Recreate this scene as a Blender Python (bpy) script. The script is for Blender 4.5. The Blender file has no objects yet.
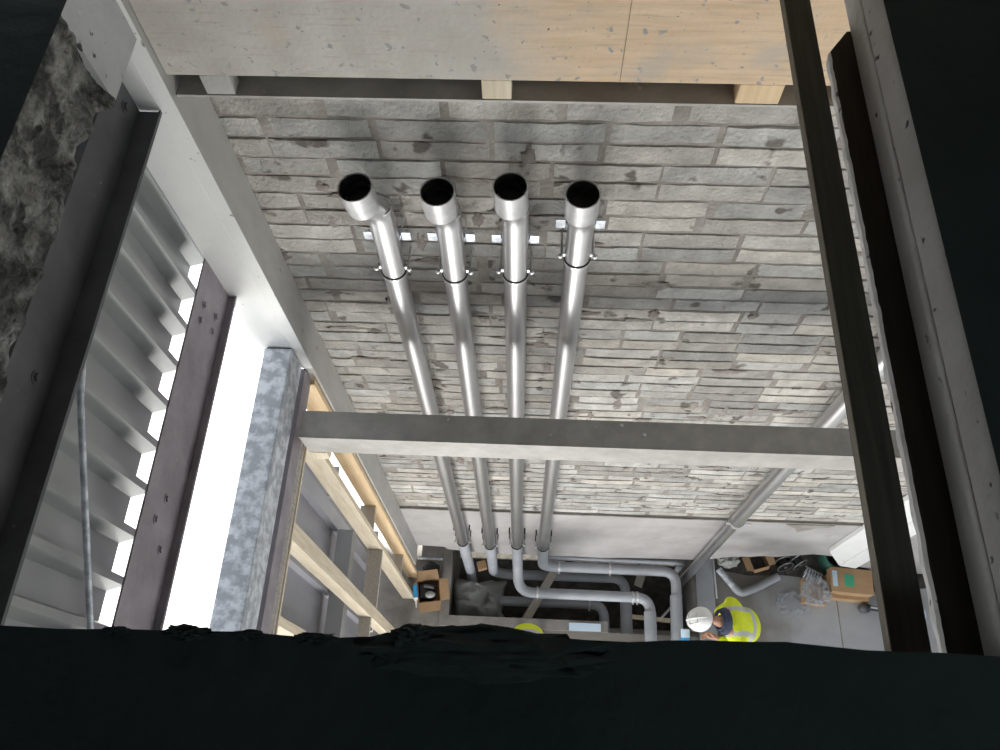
import bpy, bmesh, math, random
from mathutils import Vector, Matrix, noise
random.seed(7)
S = bpy.context.scene
C = S.collection
PI = math.pi
# ---------------------------------------------------------------- camera
cd = bpy.data.cameras.new('camera')
cam = bpy.data.objects.new('camera', cd)
C.objects.link(cam)
cd.sensor_width = 36
cd.lens = 786.275 * 36 / 1000
cd.clip_start = 0.02
R_, U_, B_ = ((0.99880544, 0.04443845, -0.02032044), (-0.03099604, 0.8976741, 0.4395685), (0.03777487, -0.43841353, 0.89797919))
cam.matrix_world = Matrix(((R_[0], U_[0], B_[0], 0), (R_[1], U_[1], B_[1], 0), (R_[2], U_[2], B_[2], 0), (0, 0, 0, 1)))
S.camera = cam
# ---------------------------------------------------------------- sky, daylight, exposure
w = bpy.data.worlds.new('sky')
S.world = w
w.use_nodes = True
wn = w.node_tree.nodes
wn['Background'].inputs['Color'].default_value = (0.90, 0.95, 1.0, 1)
wn['Background'].inputs['Strength'].default_value = 1.3
def area(name, loc, rot, sx, sy, power, col=(1, 1, 1)):
    l = bpy.data.lights.new(name, 'AREA')
    l.shape = 'RECTANGLE'; l.size = sx; l.size_y = sy; l.energy = power; l.color = col
    o = bpy.data.objects.new(name, l); C.objects.link(o)
    o.location = loc; o.rotation_euler = rot
    return o
# daylight through the open side of the building behind and below the viewer
area('daylight_rear', (-0.9, -2.78, -8.3), (math.radians(112), 0, math.radians(-10)), 1.7, 1.2, 225, (1, .985, .96))
area('upper_room_fill', (2.2, -2.4, .9), (math.radians(35), 0, math.radians(30)), .8, .8, 9, (.78, 1, 1))  # added fill lamp that lifts the slab tops; no such source known
sl = bpy.data.lights.new('sun', 'SUN'); sl.energy = 12; sl.angle = .02; sl.color = (1, .97, .92)
so_ = bpy.data.objects.new('sun', sl); C.objects.link(so_); so_.rotation_euler = Vector((-.03, .02, 1)).to_track_quat('Z', 'Y').to_euler(); so_.location = (-6, 0, 8)
S.view_settings.view_transform = 'Standard'
S.view_settings.look = 'None'
S.view_settings.exposure = 0
S.view_settings.gamma = 1
S.view_settings.use_curve_mapping = False
S.cycles.use_denoising = True
S.cycles.max_bounces = 8
S.cycles.diffuse_bounces = 5
S.cycles.sample_clamp_indirect = 6

# ---------------------------------------------------------------- materials
def mat(name, col, rough=.7, metal=0., col2=None, nscale=6., bump=0., bscale=40., contrast=(.35, .65), spots=None, stretch=None, spot_scale=30, spot_t=.68, alpha=1., sheen=0, tone=False):
    m = bpy.data.materials.new(name); m.use_nodes = True
    nt = m.node_tree; N = nt.nodes; L = nt.links
    b = N['Principled BSDF']
    b.inputs['Roughness'].default_value = rough
    b.inputs['Metallic'].default_value = metal
    tc = N.new('ShaderNodeTexCoord'); src = tc.outputs['Object']
    if stretch:
        mp = N.new('ShaderNodeMapping'); mp.inputs['Scale'].default_value = stretch
        L.new(src, mp.inputs['Vector']); src = mp.outputs['Vector']
    c_out = None
    if col2 or spots or tone:
        mx = N.new('ShaderNodeMix'); mx.data_type = 'RGBA'
        mx.inputs[6].default_value = (*col, 1); mx.inputs[7].default_value = (*(col2 or col), 1)
        nz = N.new('ShaderNodeTexNoise'); nz.inputs['Scale'].default_value = nscale; nz.inputs['Detail'].default_value = 8
        nz.inputs['Roughness'].default_value = .62
        L.new(src, nz.inputs['Vector'])
        mr = N.new('ShaderNodeMapRange'); mr.inputs[1].default_value = contrast[0]; mr.inputs[2].default_value = contrast[1]
        L.new(nz.outputs['Fac'], mr.inputs[0]); L.new(mr.outputs[0], mx.inputs[0])
        c_out = mx.outputs[2]
        if spots:
            n2 = N.new('ShaderNodeTexNoise'); n2.inputs['Scale'].default_value = spot_scale; n2.inputs['Detail'].default_value = 3
            L.new(src, n2.inputs['Vector'])
            m2 = N.new('ShaderNodeMapRange'); m2.inputs[1].default_value = spot_t; m2.inputs[2].default_value = spot_t + .05
            L.new(n2.outputs['Fac'], m2.inputs[0])
            x2 = N.new('ShaderNodeMix'); x2.data_type = 'RGBA'
            L.new(m2.outputs[0], x2.inputs[0]); L.new(c_out, x2.inputs[6]); x2.inputs[7].default_value = (*spots, 1)
            c_out = x2.outputs[2]
        if tone:
            at = N.new('ShaderNodeVertexColor'); at.layer_name = 'tone'
            x3 = N.new('ShaderNodeMix'); x3.data_type = 'RGBA'; x3.blend_type = 'MULTIPLY'; x3.inputs[0].default_value = 1
            L.new(c_out, x3.inputs[6]); L.new(at.outputs['Color'], x3.inputs[7]); c_out = x3.outputs[2]
        L.new(c_out, b.inputs['Base Color'])
    else:
        b.inputs['Base Color'].default_value = (*col, 1)
    if bump:
        n3 = N.new('ShaderNodeTexNoise'); n3.inputs['Scale'].default_value = bscale; n3.inputs['Detail'].default_value = 6
        L.new(src, n3.inputs['Vector'])
        bp = N.new('ShaderNodeBump'); bp.inputs['Strength'].default_value = bump; bp.inputs['Distance'].default_value = .02
        L.new(n3.outputs['Fac'], bp.inputs['Height']); L.new(bp.outputs['Normal'], b.inputs['Normal'])
    if alpha < 1:
        b.inputs['Alpha'].default_value = alpha
    return m
M = {}
M['block'] = mat('concrete_block', (.31, .30, .28), .9, col2=(.54, .525, .495), nscale=7, bump=.7, bscale=45, spots=(.15, .135, .12), spot_scale=6, spot_t=.62, tone=True, contrast=(.3, .7))
M['mortar'] = mat('mortar', (.20, .18, .16), .95, col2=(.36, .335, .305), nscale=4, bump=.6, bscale=40)
M['smear'] = mat('mortar_smear', (.22, .185, .165), .95, col2=(.34, .31, .285), nscale=14, bump=.5, bscale=70)
M['concrete'] = mat('concrete', (.42, .41, .40), .88, col2=(.52, .51, .49), nscale=3, bump=.2, bscale=50, spots=(.2, .19, .19), spot_scale=16, spot_t=.70)
M['slab_side'] = mat('slab_side_concrete', (.46, .46, .46), .85, col2=(.56, .57, .58), nscale=4, bump=.25, bscale=40, spots=(.06, .06, .065), spot_scale=24, spot_t=.66)
M['slab_top'] = mat('shaded_slab', (.11, .14, .14), .9, col2=(.15, .18, .18), nscale=2, bump=.3, bscale=20)  # shade of the room above put into the colour of the tops
M['rubble'] = mat('broken_concrete', (.06, .06, .055), .95, col2=(.36, .36, .34), nscale=11, bump=1.0, bscale=55, contrast=(.42, .66), spots=(.05, .05, .045), spot_scale=14, spot_t=.6)
M['plinth'] = mat('cast_concrete', (.33, .315, .31), .85, col2=(.45, .435, .43), nscale=1.6, bump=.15, bscale=30, spots=(.36, .33, .31), spot_scale=4, spot_t=.66)
M['floor'] = mat('screeded_floor', (.36, .37, .39), .7, col2=(.45, .465, .49), nscale=1.3, bump=.1, bscale=20)
M['kerb'] = mat('kerb_concrete', (.20, .19, .175), .9, col2=(.29, .275, .26), nscale=5, bump=.2)
M['soil'] = mat('wet_rubble_soil', (.05, .048, .042), .95, col2=(.12, .11, .095), nscale=9, bump=1, bscale=30)
M['white'] = mat('white_painted_steel', (.80, .80, .79), .55, col2=(.86, .86, .85), nscale=3, bump=.08, bscale=60, spots=(.34, .32, .29), spot_scale=22, spot_t=.70)
M['pale_grey'] = mat('pale_grey_paint', (.42, .41, .395), .6, col2=(.50, .49, .47), nscale=6, bump=.1, bscale=50, spots=(.27, .26, .25), spot_scale=20, spot_t=.69, stretch=(1, 1, .5))
M['galv'] = mat('galvanised_steel', (.42, .45, .50), .5, .3, col2=(.76, .80, .86), nscale=18, bump=.05, contrast=(.42, .6))
M['girt'] = mat('dull_galvanised_steel', (.085, .085, .09), .5, .3, col2=(.13, .13, .14), nscale=5, spots=(.34, .33, .34), spot_scale=18, spot_t=.7)
M['purple'] = mat('weathered_galvanised_steel', (.27, .245, .27), .55, .3, col2=(.38, .345, .38), nscale=6, spots=(.42, .40, .42), spot_scale=16, spot_t=.67)
M['sheet'] = mat('profiled_steel_sheet', (.31, .32, .32), .42, .25, col2=(.35, .36, .36), nscale=1.5)
M['sheet_pale'] = mat('pale_tray_sheet', (.29, .29, .32), .45, .2, col2=(.34, .34, .37), nscale=1.5)
M['beam'] = mat('dusty_steel_beam', (.36, .35, .33), .6, .15, col2=(.48, .465, .44), nscale=8, spots=(.60, .57, .51), spot_scale=20, spot_t=.70, stretch=(1, 1, 1))
M['steel'] = mat('stainless_pipe', (.48, .48, .49), .38, 1, col2=(.66, .66, .67), nscale=9, stretch=(1, 1, .15), contrast=(.2, .8))
M['steel_dull'] = mat('socket_steel', (.46, .46, .47), .5, .7, col2=(.56, .56, .56), nscale=20)
M['bright'] = mat('bright_zinc', (.66, .66, .66), .35, .85)
M['rubber'] = mat('black_rubber', (.012, .012, .013), .6)
M['hole'] = mat('pipe_bore', (.012, .011, .010), .8)
M['wood'] = mat('pale_sawn_timber', (.62, .52, .38), .75, col2=(.74, .66, .52), nscale=4, stretch=(9, 9, .7), bump=.08, spots=(.33, .22, .13), spot_scale=1.6, spot_t=.74)
M['wood_o'] = mat('orange_sawn_timber', (.66, .48, .28), .7, col2=(.78, .60, .39), nscale=4, stretch=(9, 9, .7), spots=(.36, .2, .1), spot_scale=1.7, spot_t=.73)
M['wood_w'] = mat('weathered_timber', (.40, .36, .31), .8, col2=(.56, .52, .46), nscale=4, stretch=(14, 14, .8), bump=.1)
M['joint_ledge_dark'] = mat('dark_joint_and_ledge_shade', (.05, .043, .03), .8, col2=(.08, .07, .05), nscale=6, stretch=(10, .7, 10))  # board joint colour; also holds the shade on the ledge top
M['plank_old'] = mat('old_formwork_plank', (.17, .15, .12), .85, col2=(.26, .235, .19), nscale=5, stretch=(12, .6, 12), bump=.2)
M['card'] = mat('cardboard', (.42, .265, .14), .85, col2=(.50, .33, .19), nscale=4)
M['card_d'] = mat('cardboard_inner', (.24, .14, .075), .9, col2=(.30, .18, .10), nscale=4)
M['green'] = mat('green_label', (.06, .42, .24), .6)
M['vest'] = mat('hi_vis_fabric', (.72, .82, .02), .75, col2=(.78, .87, .05), nscale=12, bump=.5, bscale=18)
M['reflect'] = mat('reflective_tape', (.52, .54, .55), .4)
M['navy'] = mat('navy_cloth', (.03, .035, .06), .85, col2=(.07, .09, .15), nscale=9)
M['trouser'] = mat('dark_trousers', (.03, .03, .035), .9)
M['skin'] = mat('skin', (.46, .25, .17), .55)
M['hair'] = mat('dark_brown_hair', (.045, .028, .02), .8)
M['helmet'] = mat('white_helmet', (.82, .82, .80), .35)
M['blue'] = mat('blue_plastic', (.03, .30, .62), .45)
M['lightblue'] = mat('pale_blue_paper', (.60, .74, .88), .6)
M['tarp'] = mat('grey_tarpaulin', (.30, .31, .30), .7, col2=(.38, .385, .37), nscale=3, bump=.3, bscale=9)
M['black'] = mat('black_plastic', (.015, .016, .02), .5)
M['hose'] = mat('green_hose', (.04, .15, .12), .5)
M['plastic'] = mat('clear_plastic_bag', (.5, .53, .57), .10, alpha=.30)
M['pvc'] = mat('grey_plastic_pipe', (.33, .35, .38), .5, col2=(.40, .42, .46), nscale=4)
M['ground'] = mat('pale_gravel_ground', (.62, .62, .60), .95, col2=(.7, .7, .68), nscale=1)
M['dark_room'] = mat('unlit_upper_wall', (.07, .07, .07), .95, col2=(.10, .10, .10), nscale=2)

def panel_material():
    m = bpy.data.materials.new('cement_stained_plywood'); m.use_nodes = True
    nt = m.node_tree; N = nt.nodes; L = nt.links; b = N['Principled BSDF']
    b.inputs['Roughness'].default_value = .7
    tc = N.new('ShaderNodeTexCoord')
    sx = N.new('ShaderNodeSeparateXYZ'); L.new(tc.outputs['Object'], sx.inputs[0])
    def noise_(scale, vec=None, detail=6):
        n = N.new('ShaderNodeTexNoise'); n.inputs['Scale'].default_value = scale; n.inputs['Detail'].default_value = detail
        L.new(vec or tc.outputs['Object'], n.inputs['Vector']); return n.outputs['Fac']
    def rng(v, a, b_, c=0., d=1.):
        r = N.new('ShaderNodeMapRange'); r.inputs[1].default_value = a; r.inputs[2].default_value = b_; r.inputs[3].default_value = c; r.inputs[4].default_value = d
        L.new(v, r.inputs[0]); return r.outputs[0]
    def mix(f, a, b_):
        x = N.new('ShaderNodeMix'); x.data_type = 'RGBA'
        L.new(f, x.inputs[0])
        for i, c in ((6, a), (7, b_)):
            if isinstance(c, tuple): x.inputs[i].default_value = (*c, 1)
            else: L.new(c, x.inputs[i])
        return x.outputs[2]
    mp = N.new('ShaderNodeMapping'); mp.inputs['Scale'].default_value = (.8, 1, 9); L.new(tc.outputs['Object'], mp.inputs['Vector'])
    ply = mix(rng(noise_(5, mp.outputs['Vector']), .3, .7), (.62, .45, .29), (.74, .57, .40))
    grey = mix(rng(noise_(4), .35, .65), (.48, .45, .41), (.59, .56, .52))
    ad = N.new('ShaderNodeMath'); ad.operation = 'ADD'
    L.new(rng(sx.outputs[0], -.38, .16), ad.inputs[0]); L.new(rng(noise_(3.2), .3, .7, -.35, .35), ad.inputs[1])
    base = mix(rng(ad.outputs[0], .25, .85), grey, ply)
    base = mix(rng(noise_(26, None, 3), .635, .675), base, (.33, .325, .33))
    base = mix(rng(noise_(60, None, 2), .71, .74), base, (.12, .12, .12))
    base = mix(rng(noise_(4.5, None, 6), .52, .70, 0, .6), base, (.46, .43, .39))
    base = mix(rng(noise_(9, mp.outputs['Vector'], 6), .55, .72, 0, .5), base, (.40, .33, .26))
    L.new(base, b.inputs['Base Color'])
    bp = N.new('ShaderNodeBump'); bp.inputs['Strength'].default_value = .2; bp.inputs['Distance'].default_value = .01
    L.new(noise_(50), bp.inputs['Height']); L.new(bp.outputs['Normal'], b.inputs['Normal'])
    return m
M['panel'] = panel_material()

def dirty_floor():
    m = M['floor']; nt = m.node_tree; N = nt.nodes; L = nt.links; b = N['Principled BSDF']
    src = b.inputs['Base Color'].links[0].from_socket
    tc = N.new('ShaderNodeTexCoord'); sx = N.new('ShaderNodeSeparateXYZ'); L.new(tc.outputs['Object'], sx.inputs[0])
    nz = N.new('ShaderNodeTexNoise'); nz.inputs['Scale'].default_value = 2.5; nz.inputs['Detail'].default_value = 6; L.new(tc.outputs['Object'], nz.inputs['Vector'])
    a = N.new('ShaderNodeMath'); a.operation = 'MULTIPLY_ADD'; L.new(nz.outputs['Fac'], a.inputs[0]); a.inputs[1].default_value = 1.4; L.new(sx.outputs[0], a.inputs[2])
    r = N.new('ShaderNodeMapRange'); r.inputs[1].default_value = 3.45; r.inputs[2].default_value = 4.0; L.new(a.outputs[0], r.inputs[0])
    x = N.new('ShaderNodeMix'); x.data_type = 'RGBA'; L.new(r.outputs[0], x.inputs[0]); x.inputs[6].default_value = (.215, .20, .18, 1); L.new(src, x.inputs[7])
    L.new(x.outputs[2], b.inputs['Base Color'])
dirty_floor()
# ---------------------------------------------------------------- mesh helpers
class MB:
    def __init__(s): s.v = []; s.f = []; s.mi = []; s.cur = 0
    def add(s, vs, fs):
        o = len(s.v); s.v += [tuple(p) for p in vs]; s.f += [tuple(i + o for i in f) for f in fs]; s.mi += [s.cur] * len(fs); return s
    def box(s, x0, x1, y0, y1, z0, z1, M_=None):
        vs = [Vector((x, y, z)) for z in (z0, z1) for y in (y0, y1) for x in (x0, x1)]
        if M_: vs = [M_ @ v for v in vs]
        return s.add(vs, [(0, 2, 3, 1), (4, 5, 7, 6), (0, 1, 5, 4), (2, 6, 7, 3), (0, 4, 6, 2), (1, 3, 7, 5)])
    def prism(s, prof, axis, a0, a1):
        # prof: list of 2-D points in the plane across the axis
        n = len(prof)
        def p(q, a): return {'x': (a, q[0], q[1]), 'y': (q[0], a, q[1]), 'z': (q[0], q[1], a)}[axis]
        vs = [p(q, a0) for q in prof] + [p(q, a1) for q in prof]
        fs = [(i, (i + 1) % n, n + (i + 1) % n, n + i) for i in range(n)]
        fs += [tuple(range(n))[::-1], tuple(range(n, 2 * n))]
        return s.add(vs, fs)
    def tube(s, pts, r, n=20, caps=True):
        pts = [Vector(p) for p in pts]
        rs = r if isinstance(r, (list, tuple)) else [r] * len(pts)
        t = (pts[1] - pts[0]).normalized()
        u = t.orthogonal().normalized()
        rings = []
        for i, p in enumerate(pts):
            if i == 0: d = pts[1] - pts[0]
            elif i == len(pts) - 1: d = pts[-1] - pts[-2]
            else: d = (pts[i] - pts[i - 1]).normalized() + (pts[i + 1] - pts[i]).normalized()
            if d.length < 1e-9: d = t
            d.normalize()
            q = t.rotation_difference(d); u = q @ u; t = d
            v = t.cross(u)
            rings.append([p + rs[i] * (math.cos(a) * u + math.sin(a) * v) for a in [2 * PI * k / n for k in range(n)]])
        vs = [p for r_ in rings for p in r_]
        fs = []
        for i in range(len(rings) - 1):
            for k in range(n):
                a = i * n + k; b = i * n + (k + 1) % n
                fs.append((a, b, b + n, a + n))
        if caps: fs += [tuple(range(n))[::-1], tuple(range((len(rings) - 1) * n, len(rings) * n))]
        return s.add(vs, fs)
    def ball(s, c, r, nu=14, nv=9, M_=None, nz=0, seed=0, nf=3.):
        r = r if isinstance(r, (tuple, list)) else (r, r, r)
        vs = []
        for j in range(nv + 1):
            th = PI * j / nv
            for i in range(nu):
                a = 2 * PI * i / nu
                d = Vector((math.sin(th) * math.cos(a), math.sin(th) * math.sin(a), math.cos(th)))
                k = 1 + nz * noise.noise(d * nf + Vector((seed, seed * .7, 3)))
                q = Vector((d.x * r[0] * k, d.y * r[1] * k, d.z * r[2] * k))
                if M_: q = M_ @ q
                vs.append(Vector(c) + q)
        fs = [(j * nu + i, (j + 1) * nu + i, (j + 1) * nu + (i + 1) % nu, j * nu + (i + 1) % nu) for j in range(nv) for i in range(nu)]
        return s.add(vs, fs)
    def build(s, name, m, parent=None, smooth=False, bevel=0, loc=None):
        me = bpy.data.meshes.new(name)
        me.from_pydata(s.v, [], s.f)
        ms = m if isinstance(m, (list, tuple)) else [m]
        for q in ms: me.materials.append(M[q])
        for p, i in zip(me.polygons, s.mi): p.material_index = i
        bm = bmesh.new(); bm.from_mesh(me); bmesh.ops.remove_doubles(bm, verts=bm.verts, dist=1e-6)
        bmesh.ops.recalc_face_normals(bm, faces=bm.faces); bm.to_mesh(me); bm.free()
        if smooth:
            for p in me.polygons: p.use_smooth = True
            try: me.set_sharp_from_angle(angle=math.radians(40))
            except Exception: pass
        o = bpy.data.objects.new(name, me); C.objects.link(o)
        if loc is not None:
            me.transform(Matrix.Translation(-Vector(loc))); o.location = loc
        if parent:
            o.parent = parent
            if loc is None: me.transform(Matrix.Translation(-parent.location))
        if bevel:
            b = o.modifiers.new('bevel', 'BEVEL'); b.width = bevel; b.segments = 2; b.limit_method = 'ANGLE'
        return o
def tag(o, label, cat, group=None):
    o['label'] = label; o['category'] = cat
    if group: o['group'] = group
    return o
def thing(name, label, cat, loc=(0, 0, 0), group=None):
    o = bpy.data.objects.new(name, None); C.objects.link(o); o.location = loc; o.empty_display_size = .05
    return tag(o, label, cat, group)
def struct(o): o['kind'] = 'structure'; return o
def rounded(pts, rad, n=8):
    pts = [Vector(p) for p in pts]; out = [pts[0]]
    for i in range(1, len(pts) - 1):
        a, b, c = pts[i - 1], pts[i], pts[i + 1]
        d1 = (a - b); d2 = (c - b); k = min(rad, d1.length * .48, d2.length * .48)
        p1 = b + d1.normalized() * k; p2 = b + d2.normalized() * k
        for j in range(n + 1):
            t = j / n; out.append((1 - t) ** 2 * p1 + 2 * t * (1 - t) * b + t * t * p2)
    out.append(pts[-1]); return out

# ================================================================ SETTING
ZF = -9.6
WY = 2.2
# ---- blockwork wall
mo = MB().box(-1.27, 5.2, WY + .006, WY + .2, -7.53, -1.5)
wall = struct(mo.build('wall_back', 'mortar', loc=(1.5, WY, -5)))
bl = MB(); tones = []
row = 0; z = -2.06
rr = random.Random(3)
while z > -7.50:
    pitch = .228; paired = rr.random() < .6
    off = (row % 2) * .23 + rr.uniform(-.05, .05)
    bands = ((0, 1),) if paired else ((0,), (1,))
    starts = [(-1.262 - .46 + off + (rr.uniform(0, .4) if len(bands) == 2 else 0), bs) for bs in bands]
    band_pal = rr.uniform(.9, 1.05)
    for x, bset in starts:
        while x < 5.15:
            wdt = .448 if rr.random() > .1 else .33
            x0 = max(x, -1.262); x1 = min(x + wdt, 5.2)
            if x1 - x0 > .03:
                t0 = rr.choice((.8, .92, 1, 1, 1.08, 1.22)) * rr.uniform(.93, 1.07) * band_pal
                for b in bset:
                    zt = z - b * pitch / 2 - rr.uniform(.001, .004); zb = z - (b + 1) * pitch / 2 + rr.uniform(.004, .010)
                    zb = max(zb, -7.52)
                    if zt - zb < .03: continue
                    pr = rr.uniform(-.003, .004)
                    sh = rr.uniform(-.012, .012)
                    X0 = x0 + .003 + max(0, sh); X1 = x1 - .004 + min(0, sh)
                    # ragged front face: a grid whose edge wanders a little
                    nx = 7; vs = []
                    jt = [rr.uniform(-.004, .004) for _ in range(nx)]; jb = [rr.uniform(-.005, .005) for _ in range(nx)]
                    for k in range(nx):
                        xx = X0 + (X1 - X0) * k / (nx - 1)
                        zz0 = zt + jt[k]; zz1 = zb + jb[k]
                        e = .004 if k in (0, nx - 1) else 0
                        vs += [(xx, WY + .02, zz0), (xx, WY + pr + e, zz0 - .005), (xx, WY + pr + e, zz1 + .005), (xx, WY + .02, zz1)]
                    fs = []
                    for k in range(nx - 1):
                        a = k * 4
                        fs += [(a, a + 1, a + 5, a + 4), (a + 1, a + 2, a + 6, a + 5), (a + 2, a + 3, a + 7, a + 6)]
                    e_ = (nx - 1) * 4
                    fs += [(0, 3, 2, 1), (e_, e_ + 1, e_ + 2, e_ + 3)]
                    bl.add(vs, fs)
                    t = t0 * rr.uniform(.94, 1.06); wr = rr.uniform(-.03, .04)
                    tones += [(t * (1 + wr), t, t * (1 - wr), 1)] * len(vs)
            x += wdt + .004
    z -= pitch; row += 1
me = bpy.data.meshes.new('blockwork'); me.from_pydata(bl.v, [], bl.f); me.materials.append(M['block'])
ca = me.color_attributes.new('tone', 'FLOAT_COLOR', 'POINT')
for i, t in enumerate(tones): ca.data[i].color = t
me.transform(Matrix.Translation((-1.5, -WY, 5)))
bo = bpy.data.objects.new('blockwork', me); C.objects.link(bo); bo.parent = wall
# mortar smears that bridge courses
sm = MB()
for _ in range(150):
    cx = rr.uniform(-1.1, 3.8); cz = rr.uniform(-7.3, -2.3); L_ = rr.uniform(.05, .16); H = rr.uniform(.03, .10)
    sm.ball((cx, WY + .003, cz), ((L_, .009, .022) if rr.random() < .55 else (.028, .009, H)), 14, 7, nz=.8, seed=_, nf=2.2)
sb = sm.build('mortar_smears', 'smear', wall, smooth=True)
# cast concrete below the blockwork, ragged bottom edge
pl = MB()
prof = [(-1.27, -7.53), (5.2, -7.53), (5.2, -9.5), (4.2, -9.5), (3.75, -9.15), (3.45, -8.82), (3.2, -8.76), (3.05, -8.84), (2.85, -8.95), (2.7, -8.93), (2.57, -8.99), (2.35, -9.03), (2.2, -9.15), (2.0, -9.24),
        (1.6, -9.25), (1.2, -9.28), (.9, -9.33), (.6, -9.31), (.3, -9.35), (0, -9.30), (-.3, -9.33), (-.6, -9.28), (-.9, -9.2), (-.93, -9.09), (-1.1, -9.07), (-1.27, -9.06)]
pl.prism([(a, b) for a, b in prof], 'y', WY - .01, WY + .3)
struct(pl.build('wall_back_lower', 'plinth', loc=(1, WY, -8.4)))
le = MB(); le.box(-1.25, 4.1, WY - .022, WY - .008, -7.555, -7.53)
struct(le.build('trim_1', 'mortar'))
sp = MB(); sp.prism([(2.55, -7.60), (3.02, -7.60), (2.98, -7.66), (2.86, -7.70), (2.80, -7.80), (2.73, -7.86), (2.67, -7.72), (2.60, -7.66)], 'y', WY - .018, WY - .008)
struct(sp.build('trim_2', 'mortar'))
# cavity behind and below the wall foot
cv = MB(); cv.box(-1.27, 5.4, 2.95, 3.1, -11.2, -8.3)
struct(cv.build('wall_cavity', 'soil'))
ft = MB(); ft.box(-1.40, -.93, 2.34, 2.6, -9.6, -8.9)
struct(ft.build('wall_footing', 'concrete'))
# floor with the pit cut out of it
PX0, PX1, PY0, PY1 = -.87, 2.05, 1.50, 2.96
fl = MB()
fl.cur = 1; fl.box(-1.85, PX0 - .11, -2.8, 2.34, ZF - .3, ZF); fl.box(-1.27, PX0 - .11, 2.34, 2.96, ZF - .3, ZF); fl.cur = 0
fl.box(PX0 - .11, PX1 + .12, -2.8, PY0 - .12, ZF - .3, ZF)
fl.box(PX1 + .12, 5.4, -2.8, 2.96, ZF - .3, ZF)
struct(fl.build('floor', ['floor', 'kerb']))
js = MB(); js.box(3.70, 3.712, -1.5, 1.95, ZF + .0005, ZF + .002)
struct(js.build('trim_3', 'mortar'))
pf = MB(); pf.box(PX0 - .2, PX1 + .2, 1.3, 2.96, -11.1, -10.8)
struct(pf.build('floor_pit', 'soil'))
kb = MB()
kb.box(PX0 - .11, PX0, PY0 - .12, 2.34, -10.8, ZF + .03)
kb.box(PX0 - .0, 1.0, PY0 - .12, PY0, -10.8, ZF + .03)
kb.box(1.0, PX1 + .12, PY0 - .12, PY0, -10.8, ZF - .45)
kb.box(PX1, PX1 + .12, PY0, 2.9, -10.8, ZF + .03)
struct(kb.build('trim_4', 'kerb'))
ds = MB(); ds.prism([(2.35, 2.16), (2.7, 2.11), (3.1, 2.13), (3.5, 2.10), (3.9, 2.02), (4.5, 2.0), (5.1, 2.1), (5.1, 2.95), (2.35, 2.95)], 'z', ZF, ZF + .012)
struct(ds.build('trim_6', 'soil'))
# outside ground
g = MB().box(-16, -1.85, -14, 14, ZF - .3, ZF - .02); g.box(-1.85, -1.27, 2.34, 14, ZF - .3, ZF - .02)
g.box(-1.85, 16, -14, -2.8, ZF - .3, ZF - .02)
struct(g.build('ground_outside', 'ground'))
# right side wall far from the view
struct(MB().box(5.2, 5.4, -.2, 3.1, ZF, -1.2).build('wall_right', 'concrete'))

struct(MB().box(-1.95, 3.5, -2.95, -2.8, -5.6, -1.42).build('added_wall_rear', 'concrete'))  # added unseen wall, narrows the rear opening to darken the upper blockwork
# ---- upper storey the viewer stands in
ST, SB = -1.2, -1.41
HXL, HXR = -1.068, .746
fr = MB()
n = 90; top = []
for i in range(n + 1):
    x = -1.75 + (3.3 + 1.75) * i / n
    y = .155 + .012 * x + .010 * math.exp(-((x - .30) / .22) ** 2) + .005 * noise.noise(Vector((x * 9, 0, 0))) + (.006 * noise.noise(Vector((x * 30, 5, 0))) if x < .1 else 0)
    top.append((x, y))
poly = [(-1.75, -2.8)] + top + [(3.3, -2.8)]
fr.prism(poly, 'z', SB + .06, ST)
struct(fr.build('floor_upper_front', 'slab_top'))
# right slab, two layers
r1 = MB(); r1.box(HXR, 3.3, .12, 2.0, -1.281, ST)
o = r1.build('floor_upper_right', ['slab_side', 'slab_top'])
for p in o.data.polygons: p.material_index = 1 if p.normal.z > .5 else 0  # shaded tone on the top face, paler concrete on the sides
struct(o)
r2 = MB(); r2.box(HXR + .001, 3.3, .12, 2.0, -1.36, -1.2875)
o = struct(r2.build('trim_5', 'slab_side', bevel=.006))
# left slab: smooth far end, broken near part
l1 = MB(); l1.box(-1.75, HXL, 1.445, 1.67, -1.461, ST); 
o = l1.build('floor_upper_left', ['slab_side', 'slab_top'])
for p in o.data.polygons: p.material_index = 1 if p.normal.z > .5 else 0  # top face gets the shaded tone here too
struct(o)
brk = MB()
ny, ns = 110, 34
vs = []
for i in range(ny + 1):
    y = .13 + (1.447 - .13) * i / ny
    # wandering lower edge: bites out of the soffit
    zb = -1.415 - .045 * noise.noise(Vector((y * 4.2, 1.3, 0))) - .03 * noise.noise(Vector((y * 13, 4.3, 0))) - .03 * max(0, (y - 1.1) / .35)
    for j in range(ns + 1):
        t = j / ns
        z = ST + (zb - ST) * t
        env = min(1, t * 6) 
        d = .018 * noise.noise(Vector((y * 5, z * 7, 0))) + .008 * noise.noise(Vector((y * 19, z * 24, 2))) + .005 * noise.noise(Vector((y * 50, z * 60, 5)))
        lip = .02 * max(0, t - .8) * 5 * (.5 + noise.noise(Vector((y * 11, 8, 0))))
        vs.append((HXL + env * (d - .008) + lip, y, z))
    # underside ragged, running back
    for j in range(1, 6):
        vs.append((HXL - .03 - .05 * j + .02 * noise.noise(Vector((y * 20, j, 9))), y, zb + .012 * j * noise.noise(Vector((y * 15, j * 1.7, 0))) + .004 * j))
m_ = ns + 6
fs = [(i * m_ + j, (i + 1) * m_ + j, (i + 1) * m_ + j + 1, i * m_ + j + 1) for i in range(ny) for j in range(m_ - 1)]
brk.add(vs, fs)
brk.cur = 1
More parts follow.
